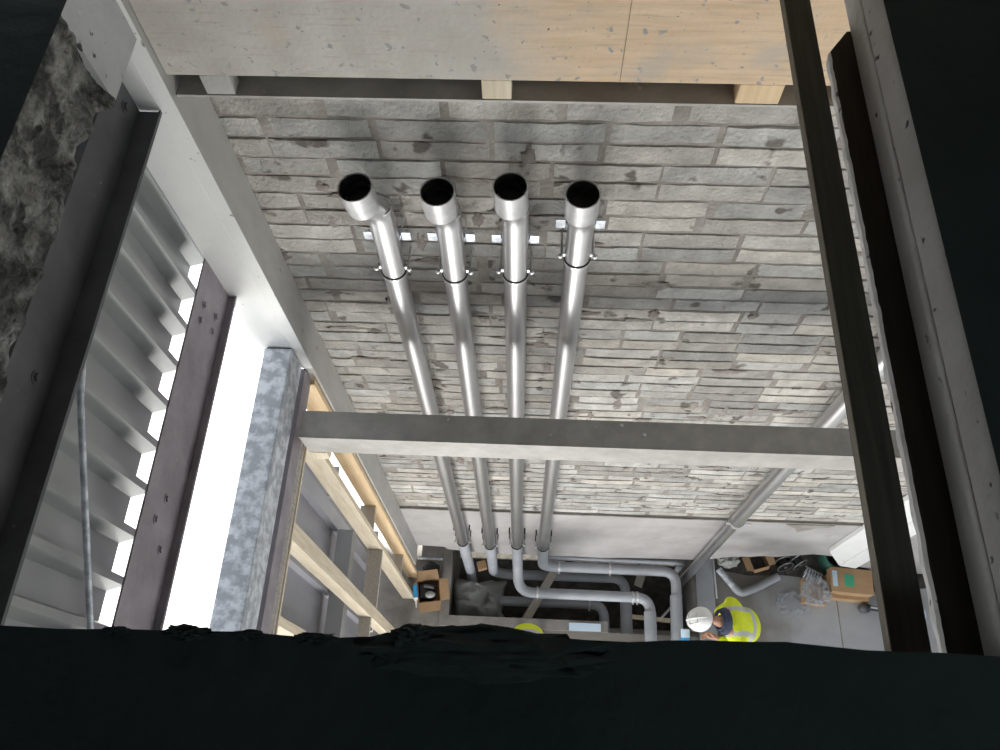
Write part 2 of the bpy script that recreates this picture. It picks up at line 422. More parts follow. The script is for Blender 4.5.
brk.box(-1.75, HXL - .0, .12, 1.445, ST - .10, ST - .0005) if False else brk.add([(-1.75, .12, ST), (HXL, .13, ST), (HXL, 1.447, ST), (-1.75, 1.447, ST)], [(0, 1, 2, 3)])
o = struct(brk.build('floor_upper_broken', ['rubble', 'slab_top'], smooth=True))
struct(MB().box(-1.75, -1.25, .12, 1.445, -1.40, ST - .01).build('floor_upper_left_core', 'slab_side'))
# unseen dark walls and ceiling, added to keep the upper room unlit
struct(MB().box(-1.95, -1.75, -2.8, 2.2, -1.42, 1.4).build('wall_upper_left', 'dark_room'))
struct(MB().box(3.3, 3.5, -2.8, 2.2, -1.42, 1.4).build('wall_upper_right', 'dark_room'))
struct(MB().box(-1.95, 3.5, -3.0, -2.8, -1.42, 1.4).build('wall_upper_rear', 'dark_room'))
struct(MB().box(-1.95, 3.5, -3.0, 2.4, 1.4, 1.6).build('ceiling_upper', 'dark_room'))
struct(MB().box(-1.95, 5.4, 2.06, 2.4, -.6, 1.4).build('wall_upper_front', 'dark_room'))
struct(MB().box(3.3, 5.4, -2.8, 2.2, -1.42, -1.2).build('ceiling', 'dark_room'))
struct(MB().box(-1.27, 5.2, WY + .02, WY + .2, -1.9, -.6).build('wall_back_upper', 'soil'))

# ================================================================ STEEL AND PANELS
# plywood-formed panel above the wall
pn = MB(); pn.box(-1.243, 3.3, 2.0, 2.058, -1.893, -.6)
panel = tag(pn.build('formwork_panel', 'panel', loc=(0, 2.0, -1.9), bevel=.003), 'wide plywood panel above the blockwork, cement grey at left turning orange', 'panel')
jn = MB(); jn.box(.263, .2642, 1.9985, 2.0005, -1.893, -.6); jn.build('board_joint', 'joint_ledge_dark', panel)
for x0, x1, m_, lb in ((-1.135, -1.035, 'concrete', 'grey spacer block under the panel, nearest the white column'), (-.19, -.09, 'wood', 'pale spacer block under the middle of the panel, above the third pipe'), (.655, .80, 'wood_o', 'orange timber spacer block under the panel, partly behind the dark plank')):
    tag(MB().box(x0, x1, 2.002, 2.07, -1.979, -1.894).build('spacer_block', m_, bevel=.004, loc=((x0 + x1) / 2, 2.03, -1.979)), lb, 'block', 'spacer blocks under the panel')
an = MB(); an.prism([(2.0, -1.980), (2.19, -1.980), (2.19, -2.13), (2.182, -2.13), (2.182, -1.990), (2.0, -1.990)], 'x', -1.243, 3.25)
tag(an.build('shelf_angle', 'beam'), 'long thin steel angle running along the top of the blockwork', 'steel angle')

# columns
def column(name, pr, y0, y1, m, lab, cat, loc):
    pass
c1 = MB()
c1.box(-1.257, -1.245, 1.97, 2.2, -9.1, -1.42)        # inner flange
c1.box(-1.305, -1.257, 1.978, 1.99, -9.1, -1.42)
c1.box(-1.305, -1.257, 2.18, 2.192, -9.1, -1.42)
tag(c1.build('steel_column', 'pale_grey', loc=(-1.25, 2.08, -9.1)), 'pale grey steel column standing against the left end of the blockwork', 'column')
c2 = MB(); c2.box(-1.485, -1.306, 1.968, 2.16, -4.02, -1.42)
tag(c2.build('column_casing', 'white', bevel=.004, loc=(-1.4, 2.06, -4.02)), 'bright white scuffed column casing on the left, ending above the timber studs', 'column')
pk = MB(); pk.box(-1.306, -1.2445, 1.9665, 1.9695, -4.02, -1.42)
tag(pk.build('cover_strip', 'white'), 'narrow white cover strip between white casing and grey column', 'trim')
for pr_, lb in (([(3.26, -1.42), (3.26, -8.45), (3.573, -9.04), (3.573, -1.42)], 'white boarding strip at the right end of the wall, nearer the blocks'), ([(3.585, -1.42), (3.585, -9.05), (3.80, -9.15), (3.80, -1.42)], 'white boarding strip at the far right, nearer the dark corner')):
    tag(MB().prism(pr_, 'y', 2.14, 2.188).build('white_board', 'white', bevel=.003), lb, 'board')

# horizontal cladding rails, running towards the viewer
def zrail(name, xw, zt, zb, flange, lip, y0, y1, m, lab, bolts=(), topfl=.06):
    t = .006
    pr = [(xw - topfl, zt), (xw, zt), (xw, zb + t), (xw + flange - t, zb + t), (xw + flange - t, zb + lip), (xw + flange, zb + lip), (xw + flange, zb), (xw - t, zb), (xw - t, zt - t), (xw - topfl, zt - t)]
    r = thing(name, lab, 'rail', (xw, (y0 + y1) / 2, zb))
    MB().prism(pr, 'y', y0, y1).build('rail_section', m, r)
    for (dx, y, z_) in bolts:
        b = MB(); b.tube([(xw + dx, y, z_), (xw + dx + .012, y, z_)], .013, 6); b.tube([(xw + dx, y, z_), (xw + dx + .003, y, z_)], .02, 16)
        b.build('bolt', m, r)
    return r
zrail('cladding_rail', -1.38, -1.83, -2.03, .077, .014, -2.7, 1.962, 'girt', 'wide dark channel rail on the left, the nearest and highest rail', [(0, 1.90, -1.94), (0, .9, -1.95)], .05)
zrail('cladding_rail', -1.478, -2.93, -3.262, .036, .016, -2.7, 2.14, 'purple', 'speckled purple-grey rail beside the bright opening, bolts at its top', [(0, 1.78, -3.02), (0, 1.80, -3.16), (0, 1.70, -3.02), (0, 1.72, -3.16), (0, .9, -3.1), (0, .8, -3.05), (0, .7, -3.15)], .008)
r3 = thing('cladding_rail', 'sunlit galvanised box rail on the right of the bright opening', 'rail', (-1.37, 0, -4.0))
MB().box(-1.45, -1.297, -2.7, 1.955, -3.98, -3.76).build('rail_section', 'galv', r3, bevel=.006)
MB().box(-1.44, -1.31, 1.955, 1.965, -3.97, -3.77).build('end_plate', 'girt', r3)
r4 = thing('edge_rail', 'brown-grey steel angle running just below the galvanised rail', 'rail', (-1.3, 0, -4.1))
MB().prism([(-1.40, -4.02), (-1.288, -4.02), (-1.288, -4.16), (-1.294, -4.16), (-1.294, -4.028), (-1.40, -4.028)], 'y', -2.7, 1.955).build('rail_section', 'purple', r4)
MB().box(-1.40, -1.288, 1.955, 1.963, -4.12, -4.02).build('end_plate', 'girt', r4)
r5 = thing('head_plate', 'narrow dark timber head plate carrying the tops of the studs', 'rail', (-1.3, 0, -4.25))
MB().box(-1.43, -1.283, -2.7, 1.70, -4.25, -4.205).build('plate', 'wood_w', r5, bevel=.003)
MB().box(-1.30, -1.276, -2.7, 1.70, -4.262, -4.24).build('edge_strip', 'wood', r5)
# main cross beam
bmX = thing('cross_beam', 'long horizontal steel channel beam crossing in front of the pipes', 'beam', (1, 1.6, -4.15))
t_ = .012
MB().prism([(1.507, -3.915), (1.66, -3.915), (1.66, -3.935), (1.507 + t_, -3.935), (1.507 + t_, -4.13), (1.66, -4.13), (1.66, -4.15), (1.507, -4.15)], 'x', -1.232, 5.2).build('channel_section', 'beam', bmX, bevel=.004)
MB().box(-1.232, 5.2, 1.502, 1.507, -3.926, -3.915).build('top_lip', 'beam', bmX)
for x in (.50, .62, -.43):
    MB().tube([(x, 1.56 + (x > .6) * .02 + (x < .6) * (.07), -3.914), (x, 1.56 + (x > .6) * .02 + (x < .6) * (.07), -3.905)], .010, 10).build('bolt', 'bright', bmX)
cl = MB(); cl.box(-1.296, -1.234, 1.49, 1.68, -4.04, -3.90); 

tag(MB().box(-1.10, -1.0, 1.52, 1.64, -4.45, -4.151).build('timber_block', 'wood', bevel=.004, loc=(-1.05, 1.58, -4.3)) if False else MB().box(-1.225, -1.13, 1.505, 1.60, -4.26, -4.152).build('timber_block', 'wood', bevel=.004, loc=(-1.2, 1.53, -4.33)), 'pale timber block under the left end of the cross beam', 'timber')

# profiled cladding sheets
def sheet(name, y0, y1, z0, z1, xc, xt, pitch, phase, lab, m='sheet', cover=1.0):
    prof = []
    k = math.floor((y0 - phase) / pitch) - 1
    while True:
        b = phase + k * pitch
        if b > y1 + pitch: break
        prof += [(xt, b), (xt, b + pitch * .60), (xc, b + pitch * .72), (xc, b + pitch * .88)]
        k += 1
    # clip to the range
    out = []
    for a, b in zip(prof, prof[1:]):
        if b[1] < y0 or a[1] > y1: continue
        def lerp(y): 
            t = (y - a[1]) / (b[1] - a[1] + 1e-9); return (a[0] + (b[0] - a[0]) * t, y)
        p = lerp(max(a[1], y0)); q = lerp(min(b[1], y1))
        if not out or abs(out[-1][1] - p[1]) > 1e-6: out.append(p)
        out.append(q)
    th = .0015
    prof2 = out + [(x - th, y) for x, y in reversed(out)]
    mb = MB().prism(prof2, 'z', z0, z1)
    return tag(mb.build(name, m, loc=(xc, (y0 + y1) / 2, z0)), lab, 'cladding sheet')
PH = .028
sheet('cladding_sheet', -.95, .0 + PH + .19 * .99, -3.11, -1.42, -1.565, -1.632, .19, PH, 'profiled grey metal sheet low in the left corner, behind the thin brace', m='sheet')
sheet('cladding_sheet', PH + .19 * .99, PH + .19 * 5.99, -3.11, -1.42, -1.5645, -1.6315, .19, PH, 'profiled grey metal sheet in the middle of the upper left facade', m='sheet')
sheet('cladding_sheet', PH + .19 * 5.99, 2.6, -3.11, -1.42, -1.565, -1.632, .19, PH, 'profiled grey metal sheet nearest the white column, upper left', m='sheet')
br = MB(); br.tube([(-1.5, 1.3, -2.25), (-1.5, 1.02, -2.37), (-1.5, .354, -2.81), (-1.5, -.2, -3.17)], .011, 10)
tag(br.build('brace_rod', 'galv', smooth=True), 'thin grey brace rod slanting in front of the left sheets', 'rod')
# lower tray cladding
def trays(y0, y1, lab, xa=-1.75, xb=-1.82):
    prof = []
    st = []
    y = 1.86 - .59 * 8
    pts = []
    while y < 3:
        pts += [(xb, y - .44), (xb, y), (xa, y + .004), (xa, y + .14)]
        y += .59
    pts = [(xb, y0)] + [p for p in pts if y0 + .01 <= p[1] <= y1 - .01] + [(xa if y1 > 1.8 else xb, y1)]
    th = .002
    mb = MB().prism(pts + [(x - th, y) for x, y in reversed(pts)], 'z', -9.55, -4.73)
    return tag(mb.build('tray_panel', 'sheet_pale', loc=(xa, (y0 + y1) / 2, -9.55)), lab, 'cladding sheet')
trays(-2.0, 1.14, 'grey tray cladding panel behind the lowest timber studs')
trays(1.14, 2.30, 'grey tray cladding panel with bluish rib behind the second timber stud')
zr = thing('cladding_rail', 'grey lower rail seen between studs against the tray cladding', 'rail', (-1.68, 0, -7.3))
MB().box(-1.745, -1.60, -2.7, 1.86, -7.36, -7.2).build('rail_section', 'sheet', zr)

# timber studs and noggins
def stud(x0, x1, y0, y1, z0, z1, m, lab):
    t = MB().box(x0, x1, y0, y1, z0, z1)
    return tag(t.build('timber_stud', m, bevel=.003, loc=((x0 + x1) / 2, (y0 + y1) / 2, z0)), lab, 'stud')
stud(-1.40, -1.262, 1.925, 1.962, -9.6, -4.15, 'wood_o', 'orange timber stud fixed to the grey column')
stud(-1.437, -1.297, 1.675, 1.718, -9.6, -4.25, 'wood', 'pale timber stud with knots, second from the column')
stud(-1.40, -1.297, 1.046, 1.15, -9.6, -4.25, 'wood', 'thick squared timber stud, third from the column, grained side face')
stud(-1.40, -1.297, .585, .64, -9.6, -4.25, 'wood', 'lowest visible timber stud, just above the black slab edge')
stud(-1.50, -1.455, 1.83, 1.86, -9.6, -4.15, 'white', 'thin whitish upright inside the bright slot by the orange stud')
for y0, y1, z_, lab in ((1.719, 1.924, -6.6, 'short timber noggin between orange stud and its neighbour, upper one'), (1.719, 1.924, -8.4, 'short timber noggin between orange stud and its neighbour, lower one'), (1.151, 1.674, -7.15, 'timber noggin between the second and third studs'), (.641, 1.045, -6.95, 'timber noggin between the two lowest visible studs')):
    tag(MB().box(-1.43 if y0 > 1.1 else -1.40, -1.298, y0, y1, z_ - .045, z_).build('timber_noggin', 'wood_w', bevel=.002, loc=(-1.36, (y0 + y1) / 2, z_)), lab, 'noggin', 'timber noggins between the studs')
for z_ in (-5.7, -7.6):
    tag(MB().box(-1.50, -1.44, 1.72, 1.96, z_ - .03, z_).build('slot_crosspiece', 'pale_grey', loc=(-1.47, 1.84, z_)), 'small crosspiece in the bright slot, ' + ('upper' if z_ > -6 else 'lower'), 'crosspiece')

# ---- bars close to the viewer on the right
dk = MB()
nseg = 60
for i in range(nseg): pass
tag(MB().box(.576, .638, -.1, 1.985, -1.327, -1.30).build('support_plank', 'plank_old', bevel=.002, loc=(.6, 1, -1.327)), 'long dark narrow plank crossing the right side, pale ragged edge', 'plank')
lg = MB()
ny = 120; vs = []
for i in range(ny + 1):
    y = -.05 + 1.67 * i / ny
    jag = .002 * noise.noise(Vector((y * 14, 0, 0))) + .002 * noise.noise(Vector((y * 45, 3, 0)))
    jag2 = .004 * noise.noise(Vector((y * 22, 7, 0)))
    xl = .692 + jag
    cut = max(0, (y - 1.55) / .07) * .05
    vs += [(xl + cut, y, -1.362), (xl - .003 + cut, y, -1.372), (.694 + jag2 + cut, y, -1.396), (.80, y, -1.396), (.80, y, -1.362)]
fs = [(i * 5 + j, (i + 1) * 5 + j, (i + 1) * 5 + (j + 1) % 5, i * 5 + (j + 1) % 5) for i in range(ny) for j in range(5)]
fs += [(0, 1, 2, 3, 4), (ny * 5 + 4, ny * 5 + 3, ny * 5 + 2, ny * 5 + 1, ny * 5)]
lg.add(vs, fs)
lo = lg.build('ledge_board', ['joint_ledge_dark', 'slab_side'])
for p in lo.data.polygons: p.material_index = 0 if p.normal.z > .5 else 1  # shade on the ledge top and light on its side put into colour
tag(lo, 'rough edged ledge with shade-coloured dark top under the right slab edge', 'board')

# ================================================================ PIPES
PR = .058
PYc = 2.08
def ring(mb, c, r, th, h, n=28):
    # band round a vertical pipe, closed section
    c = Vector(c)
    vs = []
    for k in range(n):
        a = 2 * PI * k / n; d = Vector((math.cos(a), math.sin(a), 0))
        vs += [c + d * r, c + d * (r + th), c + d * (r + th) + Vector((0, 0, h)), c + d * r + Vector((0, 0, h))]
    fs = []
    for k in range(n):
        a = k * 4; b = ((k + 1) % n) * 4
        for j in range(4): fs.append((a + j, b + j, b + (j + 1) % 4, a + (j + 1) % 4))
    mb.add(vs, fs)
def open_tube(mb, pts, ro, ri, n=28):
    # pipe with a real bore at its first point
    mb.tube(pts, ro, n, caps=False)
    o1 = len(mb.v)
    mb.tube(pts, ri, n, caps=False)
    mb.f += [(o1 - len(pts) * n + k, o1 - len(pts) * n + (k + 1) % n, o1 + (k + 1) % n, o1 + k) for k in range(n)]; mb.mi += [mb.cur] * n
def pipe(px, zj, zb1, sock, run, lab, zlow, dz):
    root = thing('waste_pipe', lab, 'pipe', (px, PYc, -9.3), 'steel waste pipes on the blockwork')
    # upper length with offset bend and socket
    sx, sy = sock
    top = rounded([(px, PYc, zj + .0), (px, PYc, -2.72 + dz), (px + sx * .85, PYc + sy * .85, -2.61 + dz), (px + sx, PYc + sy, -2.56 + dz)], .05, 6)
    MB().tube(top, PR, 28, caps=False).build('upper_length', 'steel', root, smooth=True)
    d = Vector((sx * .3, sy * .3, 0))
    s = MB(); open_tube(s, [(px + sx + d.x * .4, PYc + sy + d.y * .4, -2.505 + dz), (px + sx + d.x * .2, PYc + sy + d.y * .2, -2.555 + dz), (px + sx, PYc + sy, -2.60 + dz), (px + sx * .9, PYc + sy * .9, -2.635 + dz)], .071, .066)
    s.build('socket', 'steel_dull', root, smooth=True)
    sl = MB(); ring(sl, (px + sx + d.x * .4, PYc + sy + d.y * .4, -2.518 + dz), .0655, .0035, .008); so = sl.build('seal', 'rubber', root)
    ln = MB(); ln.tube([(px + sx + d.x * .4, PYc + sy + d.y * .4, -2.512 + dz), (px + sx, PYc + sy, -2.60 + dz)], .0652, 28, caps=False); ln.build('lining', 'hole', root, smooth=True)
    pg = MB(); pg.tube([(px + sx, PYc + sy, -2.60 + dz), (px + sx, PYc + sy, -2.595 + dz)], .0655, 28); pg.build('bore', 'hole', root)
    ch = MB(); ring(ch, (px, PYc, -2.705 + dz), PR, .0035, .012); ch.build('weld_bead', 'bright', root)
    # wall bracket with two lugs
    bt = MB()
    ring(bt, (px, PYc + .02, zb1 - .012), PR + .001, .004, .026)
    for q in (-1, 1):
        bt.box(px + q * .062 - (.002 if q < 0 else 0), px + q * .062 + (.002 if q > 0 else 0) + (0), 2.09, 2.2, zb1 - .012, zb1 + .012)
        x0, x1 = sorted((px + q * .066, px + q * .106))
        bt.box(x0, x1, 2.10, 2.106, zb1 - .034, zb1 + .022)
    bk = bt.build('wall_bracket', 'galv', root)
    for q in (-1, 1):
        h = MB(); h.tube([(px + q * .086, 2.10, zb1 - .006), (px + q * .086, 2.090, zb1 - .006)], .012, 8); h.build('bolt', 'black', bk)
    # joint with clamp and wing bolts
    for zz in (zj, zlow):
        cm = MB(); ring(cm, (px, PYc, zz - .010), PR, .005, .018); cl_ = cm.build('joint_collar', 'bright', root)
        rb = MB(); ring(rb, (px, PYc, zz + .008), PR - .001, .005, .008); rb.build('joint_seal', 'rubber', root)
        for q in (-1, 1):
            b = MB(); b.tube([(px + q * .072, PYc - .02, zz + .04), (px + q * .072, PYc + .11, zz + .04)], .006, 8)
            b.ball((px + q * .078, PYc - .02, zz + .044), (.013, .011, .015), 10, 7); b.box(*sorted((px + q * .055, px + q * .078)), PYc - .012, PYc - .004, zz + .03, zz + .05)
            b.build('clamp_bolt', 'bright', root, smooth=True)
    if zlow < -7:
        for q in (-1, 1):
            for dz in (.26, .02): MB().tube([(px + q * .080, 2.13, zlow + dz), (px + q * .080, 2.19, zlow + dz)], .008, 8).build('wall_bolt', 'black', root)
    # main length down the wall
    MB().tube([(px, PYc, zj - .012), (px, PYc, zlow - .0)], PR - .002, 28, caps=False).build('main_length', 'steel', root, smooth=True)
    # bottom bends and the run through the pit
    pts = rounded([(px, PYc, zlow)] + run, .17, 8)
    MB().tube(pts, PR + .002, 24).build('bottom_run', 'pvc', root, smooth=True)
    return root
def sleeve(root, p0, p1, r, m='pvc'):
    MB().tube([p0, p1], r, 24).build('sleeve', m, root, smooth=True)
def strap(root, c, axis='x', r=.064, up=.3):
    b = MB(); c = Vector(c)
    ax = Vector((1, 0, 0)) if axis == 'x' else Vector((0, 1, 0))
    b.tube([c - ax * .012, c + ax * .012], r + .004, 20)
    b.tube([c + Vector((0, 0, r)), c + Vector((0, 0, r + .05))], .011, 8)
    b.tube([c + Vector((0, -r - .02, 0)) if axis == 'x' else c + Vector((-r - .02, 0, 0)), c], .012, 8)
    b.build('pipe_clip', 'bright', root)
p1 = pipe(-.663, -3.155, -2.90, (-.050, -.055), [(-.655, PYc, -9.9), (-.60, 1.78, -10.1), (1.0, 1.76, -9.95), (1.0, .9, -9.93)], 'leftmost of the four steel pipes, its socket bent out to the left', -8.35, 0.035)
p2 = pipe(-.372, -3.17, -2.90, (-.018, -.05), [(-.372, PYc, -9.82), (-.2, 2.08, -9.95), (1.26, 2.08, -9.9), (1.26, .9, -9.85)], 'second of the four steel pipes from the left', -8.45, 0.012)
p3 = pipe(-.083, -3.155, -2.90, (-.015, -.04), [(-.075, PYc, -9.25), (-.05, 1.77, -9.42), (1.48, 1.76, -9.40), (1.47, .9, -9.38)], 'third of the four steel pipes from the left, straightest one', -8.4, 0.04)
p4 = pipe(.20, -3.015, -2.78, (-.010, -.045), [(.225, PYc, -9.40), (1.80, 2.08, -9.42), (1.76, .9, -9.42)], 'rightmost of the four steel pipes, its bracket set higher', -8.45, 0.01)
sleeve(p4, (1.785, 1.80, -9.42), (1.76, .88, -9.42), .070)
sleeve(p3, (1.472, 1.60, -9.395), (1.47, .88, -9.38), .070)
sleeve(p2, (1.26, 1.78, -9.89), (1.26, .88, -9.85), .072)
strap(p4, (.42, PYc, -9.41)); strap(p4, (1.02, PYc, -9.41))
strap(p3, (.17, 1.775, -9.415)); strap(p3, (1.28, 1.762, -9.405)); strap(p3, (1.33, 1.762, -9.405))
strap(p1, (.82, 1.765, -9.97))
# fifth pipe, further right
p5 = thing('waste_pipe', 'single long steel pipe on the right, passing behind the cross beam', 'pipe', (1.97, 2.08, -9.4))
MB().tube([(1.975, 2.09, -2.3), (1.965, 2.085, -7.2)], .060, 28).build('upper_length', 'steel', p5, smooth=True)
MB().tube(rounded([(1.965, 2.085, -7.2), (1.965, 2.08, -10.2), (1.965, 1.6, -10.3)], .15), .052, 28).build('lower_length', 'steel', p5, smooth=True)
cm = MB(); ring(cm, (1.965, 2.085, -7.24), .060, .010, .05); cm.build('joint_collar', 'steel_dull', p5, smooth=True)
MB().tube([(2.03, 2.06, -7.2), (2.09, 2.06, -7.22)], .012, 8).build('clamp_bolt', 'bright', p5)
MB().tube([(1.90, 2.06, -7.2), (1.87, 2.06, -7.22)], .012, 8).build('clamp_bolt', 'bright', p5)
# grey conduit at the wall foot
tag(MB().tube(rounded([(.27, 2.185, -9.385), (1.80, 2.185, -9.385), (1.90, 2.20, -9.5), (1.90, 2.20, -9.9)], .1), .035, 14).build('conduit_pipe', 'pvc', smooth=True), 'thin grey conduit running along the foot of the wall', 'pipe')

# ================================================================ PIT AND FLOOR CLUTTER
def plank(name, a, b_, wd, th, m, lab, cat='plank', group=None):
    a = Vector(a); b_ = Vector(b_); d = b_ - a; L_ = d.length
    q = Vector((1, 0, 0)).rotation_difference(d)
    Mx = Matrix.Translation(a) @ q.to_matrix().to_4x4()
    o = MB().box(0, L_, -wd / 2, wd / 2, -th / 2, th / 2).build(name, m, bevel=.003)
    o.matrix_world = Mx
    return tag(o, lab, cat, group)
plank('timber_plank', (.74, 2.75, -9.70), (.04, 1.52, -9.88), .10, .03, 'wood_w', 'brown plank lying diagonally across the pit under the pipes')
plank('timber_plank', (1.66, 2.7, -9.9), (1.42, 2.0, -9.95), .10, .03, 'wood_w', 'short weathered plank in the pit below the upper pipe run')
plank('timber_plank', (1.33, 1.62, -9.88), (1.80, 1.56, -9.7), .05, .03, 'wood', 'pale batten between the two right pipe ends')
tag(MB().tube([(1.93, 1.88, -9.8), (1.62, 1.56, -9.6)], .014, 8).build('steel_rod', 'bright'), 'thin bright rod between the pipe ends beside the pit', 'rod')
tag(MB().tube([(2.283, 2.34, -9.582), (2.293, 1.82, -9.582)], .014, 10).build('steel_rod', 'white', smooth=True), 'thin white rod lying on the floor beside the pit', 'rod')
tag(MB().box(2.06, 2.27, 1.0, 2.5, -9.57, -9.555).build('lit_kerb_top', 'pvc', bevel=.004, loc=(2.15, 1.8, -9.57)), 'bluish grey kerb top with bluish light painted in, along the right side of the pit', 'plate')  # bluish light on the kerb top, put into this slab's colour
tag(MB().box(-1.245, -.985, 2.06, 2.09, -9.3, -9.27).build('steel_strip', 'galv', loc=(-1.1, 2.07, -9.3)) if False else MB().box(-1.29, -.99, 2.14, 2.165, -9.598, -9.57).build('steel_strip', 'galv', loc=(-1.1, 2.15, -9.6)), 'bright steel strip on the floor in the left corner', 'strip')
tag(MB().box(.55, .92, 1.385, 1.47, -9.569, -9.55).build('white_board', 'lightblue', loc=(.7, 1.4, -9.57)), 'small pale board resting on the pit kerb', 'board')
# tarpaulin heap
tp = MB(); nu = 36; nv = 26; vs = []
for i in range(nu + 1):
    for j in range(nv + 1):
        u = i / nu; v = j / nv
        x = -.86 + .62 * u; y = 1.53 + .50 * v
        e = min(1, 4.5 * min(u, 1 - u)) * min(1, 4 * min(v, 1 - v))
        q = Vector((u * 3, v * 3, .5))
        fold = abs(noise.noise(q)) * .30 + abs(noise.noise(q * 2.3)) * .12
        z_ = -10.15 + .55 * e ** .6 * (1 - .35 * u) - fold * .8 * e
        x += .07 * noise.noise(q * 1.3 + Vector((9, 0, 0))); y += .06 * noise.noise(q * 1.3 + Vector((0, 9, 0)))
        vs.append((max(x, -.862), max(y, 1.505), z_))
tp.add(vs, [(i * (nv + 1) + j, (i + 1) * (nv + 1) + j, (i + 1) * (nv + 1) + j + 1, i * (nv + 1) + j + 1) for i in range(nu) for j in range(nv)])
o = tp.build('tarpaulin', 'tarp', smooth=True); so = o.modifiers.new('s', 'SOLIDIFY'); so.thickness = .006
tag(o, 'crumpled grey tarpaulin heaped in the left end of the pit', 'tarpaulin')

def carton(cx, cy, z0, L_, W, H, ang, lab, open_=True, tilt=(0, 0), flaps=(35, 20, 50, 30), tape=None):
    root = thing('cardboard_box', lab, 'box', (cx, cy, z0))
    t = .006; h = L_ / 2; k = W / 2
    b = MB()
    if open_:
        b.box(-h, h, -k, k, 0, t); b.box(-h, h, -k, -k + t, t, H); b.box(-h, h, k - t, k, t, H); b.box(-h, -h + t, -k + t, k - t, t, H); b.box(h - t, h, -k + t, k - t, t, H)
    else:
        b.box(-h, h, -k, k, 0, H)
    def put(mb, name, m):
        o = mb.build(name, m); o.parent = root; return o
    put(b, 'body', 'card' if not open_ else 'card_d')
    if open_:
        for (px_, py_, ax, ln, dp, sg), a in zip(((h, 0, 'y', W, L_ * .42, 1), (-h, 0, 'y', W, L_ * .42, -1), (0, k, 'x', L_, W * .42, 1), (0, -k, 'x', L_, W * .42, -1)), flaps):
            a = math.radians(a); f = MB()
            dx = dp * math.cos(a); dz = -dp * math.sin(a) + .02
            if ax == 'y':
                f.add([(px_, -ln / 2, H), (px_, ln / 2, H), (px_ + sg * dx, ln / 2 - .01, H + dz), (px_ + sg * dx, -ln / 2 + .01, H + dz)] + [(px_, -ln / 2, H - t), (px_, ln / 2, H - t), (px_ + sg * dx, ln / 2 - .01, H + dz - t), (px_ + sg * dx, -ln / 2 + .01, H + dz - t)],
                      [(0, 1, 2, 3), (7, 6, 5, 4), (0, 4, 5, 1), (1, 5, 6, 2), (2, 6, 7, 3), (3, 7, 4, 0)])
            else:
                f.add([(-ln / 2, py_, H), (ln / 2, py_, H), (ln / 2 - .01, py_ + sg * dx, H + dz), (-ln / 2 + .01, py_ + sg * dx, H + dz)] + [(-ln / 2, py_, H - t), (ln / 2, py_, H - t), (ln / 2 - .01, py_ + sg * dx, H + dz - t), (-ln / 2 + .01, py_ + sg * dx, H + dz - t)],
                      [(0, 1, 2, 3), (7, 6, 5, 4), (0, 4, 5, 1), (1, 5, 6, 2), (2, 6, 7, 3), (3, 7, 4, 0)])
            put(f, 'flap', 'card')
    if tape:
        for (a0, a1, b0, b1, zz, m) in tape: put(MB().box(a0, a1, b0, b1, zz, zz + .002), 'label', m)
    root.rotation_euler = (tilt[0], tilt[1], ang)
    return root
carton(-1.11, 1.745, -9.6, .26, .26, .17, .15, 'open cardboard box with tools in the left corner by the studs', flaps=(12, 60, 5, 8))
tb = thing('tool_case', 'black and grey tools lying in the open left cardboard box', 'tool', (-1.14, 1.75, -9.5))
MB().box(-1.22, -1.06, 1.66, 1.82, -9.59, -9.45).build('case', 'black', tb, bevel=.01)
MB().ball((-1.09, 1.70, -9.42), (.06, .04, .03), 14, 8, nz=.15, seed=3).build('grip', 'tarp', tb, smooth=True)
MB().tube([(-1.17, 1.80, -9.42), (-1.05, 1.78, -9.42)], .022, 12).build('barrel', 'girt', tb, smooth=True)
ct = thing('sealant_cartridge', 'blue sealant cartridge with white nozzle leaning on the left box', 'cartridge', (-1.24, 1.68, -9.4))
MB().tube([(-1.27, 1.79, -9.34), (-1.25, 1.65, -9.37)], .027, 18).build('tube', 'blue', ct, smooth=True)
MB().tube([(-1.25, 1.65, -9.37), (-1.246, 1.62, -9.375), (-1.244, 1.615, -9.375), (-1.235, 1.54, -9.39)], [.027, .020, .010, .006], 14).build('nozzle', 'white', ct, smooth=True)
tag(MB().ball((-1.12, 2.03, -9.54), (.10, .08, .06), 20, 12, nz=.3, seed=8).build('black_bag', 'black', smooth=True), 'black crumpled bag in the left corner beside the box', 'bag')
tag(MB().box(-.55, -.43, 2.06, 2.17, -9.60, -9.48).build('cardboard_offcut', 'card', bevel=.004), 'small brown carton between the first two pipes in the pit', 'box') if False else carton(-.515, 2.12, -9.75, .11, .10, .11, .3, 'small brown carton between the first two pipes in the pit', open_=False)

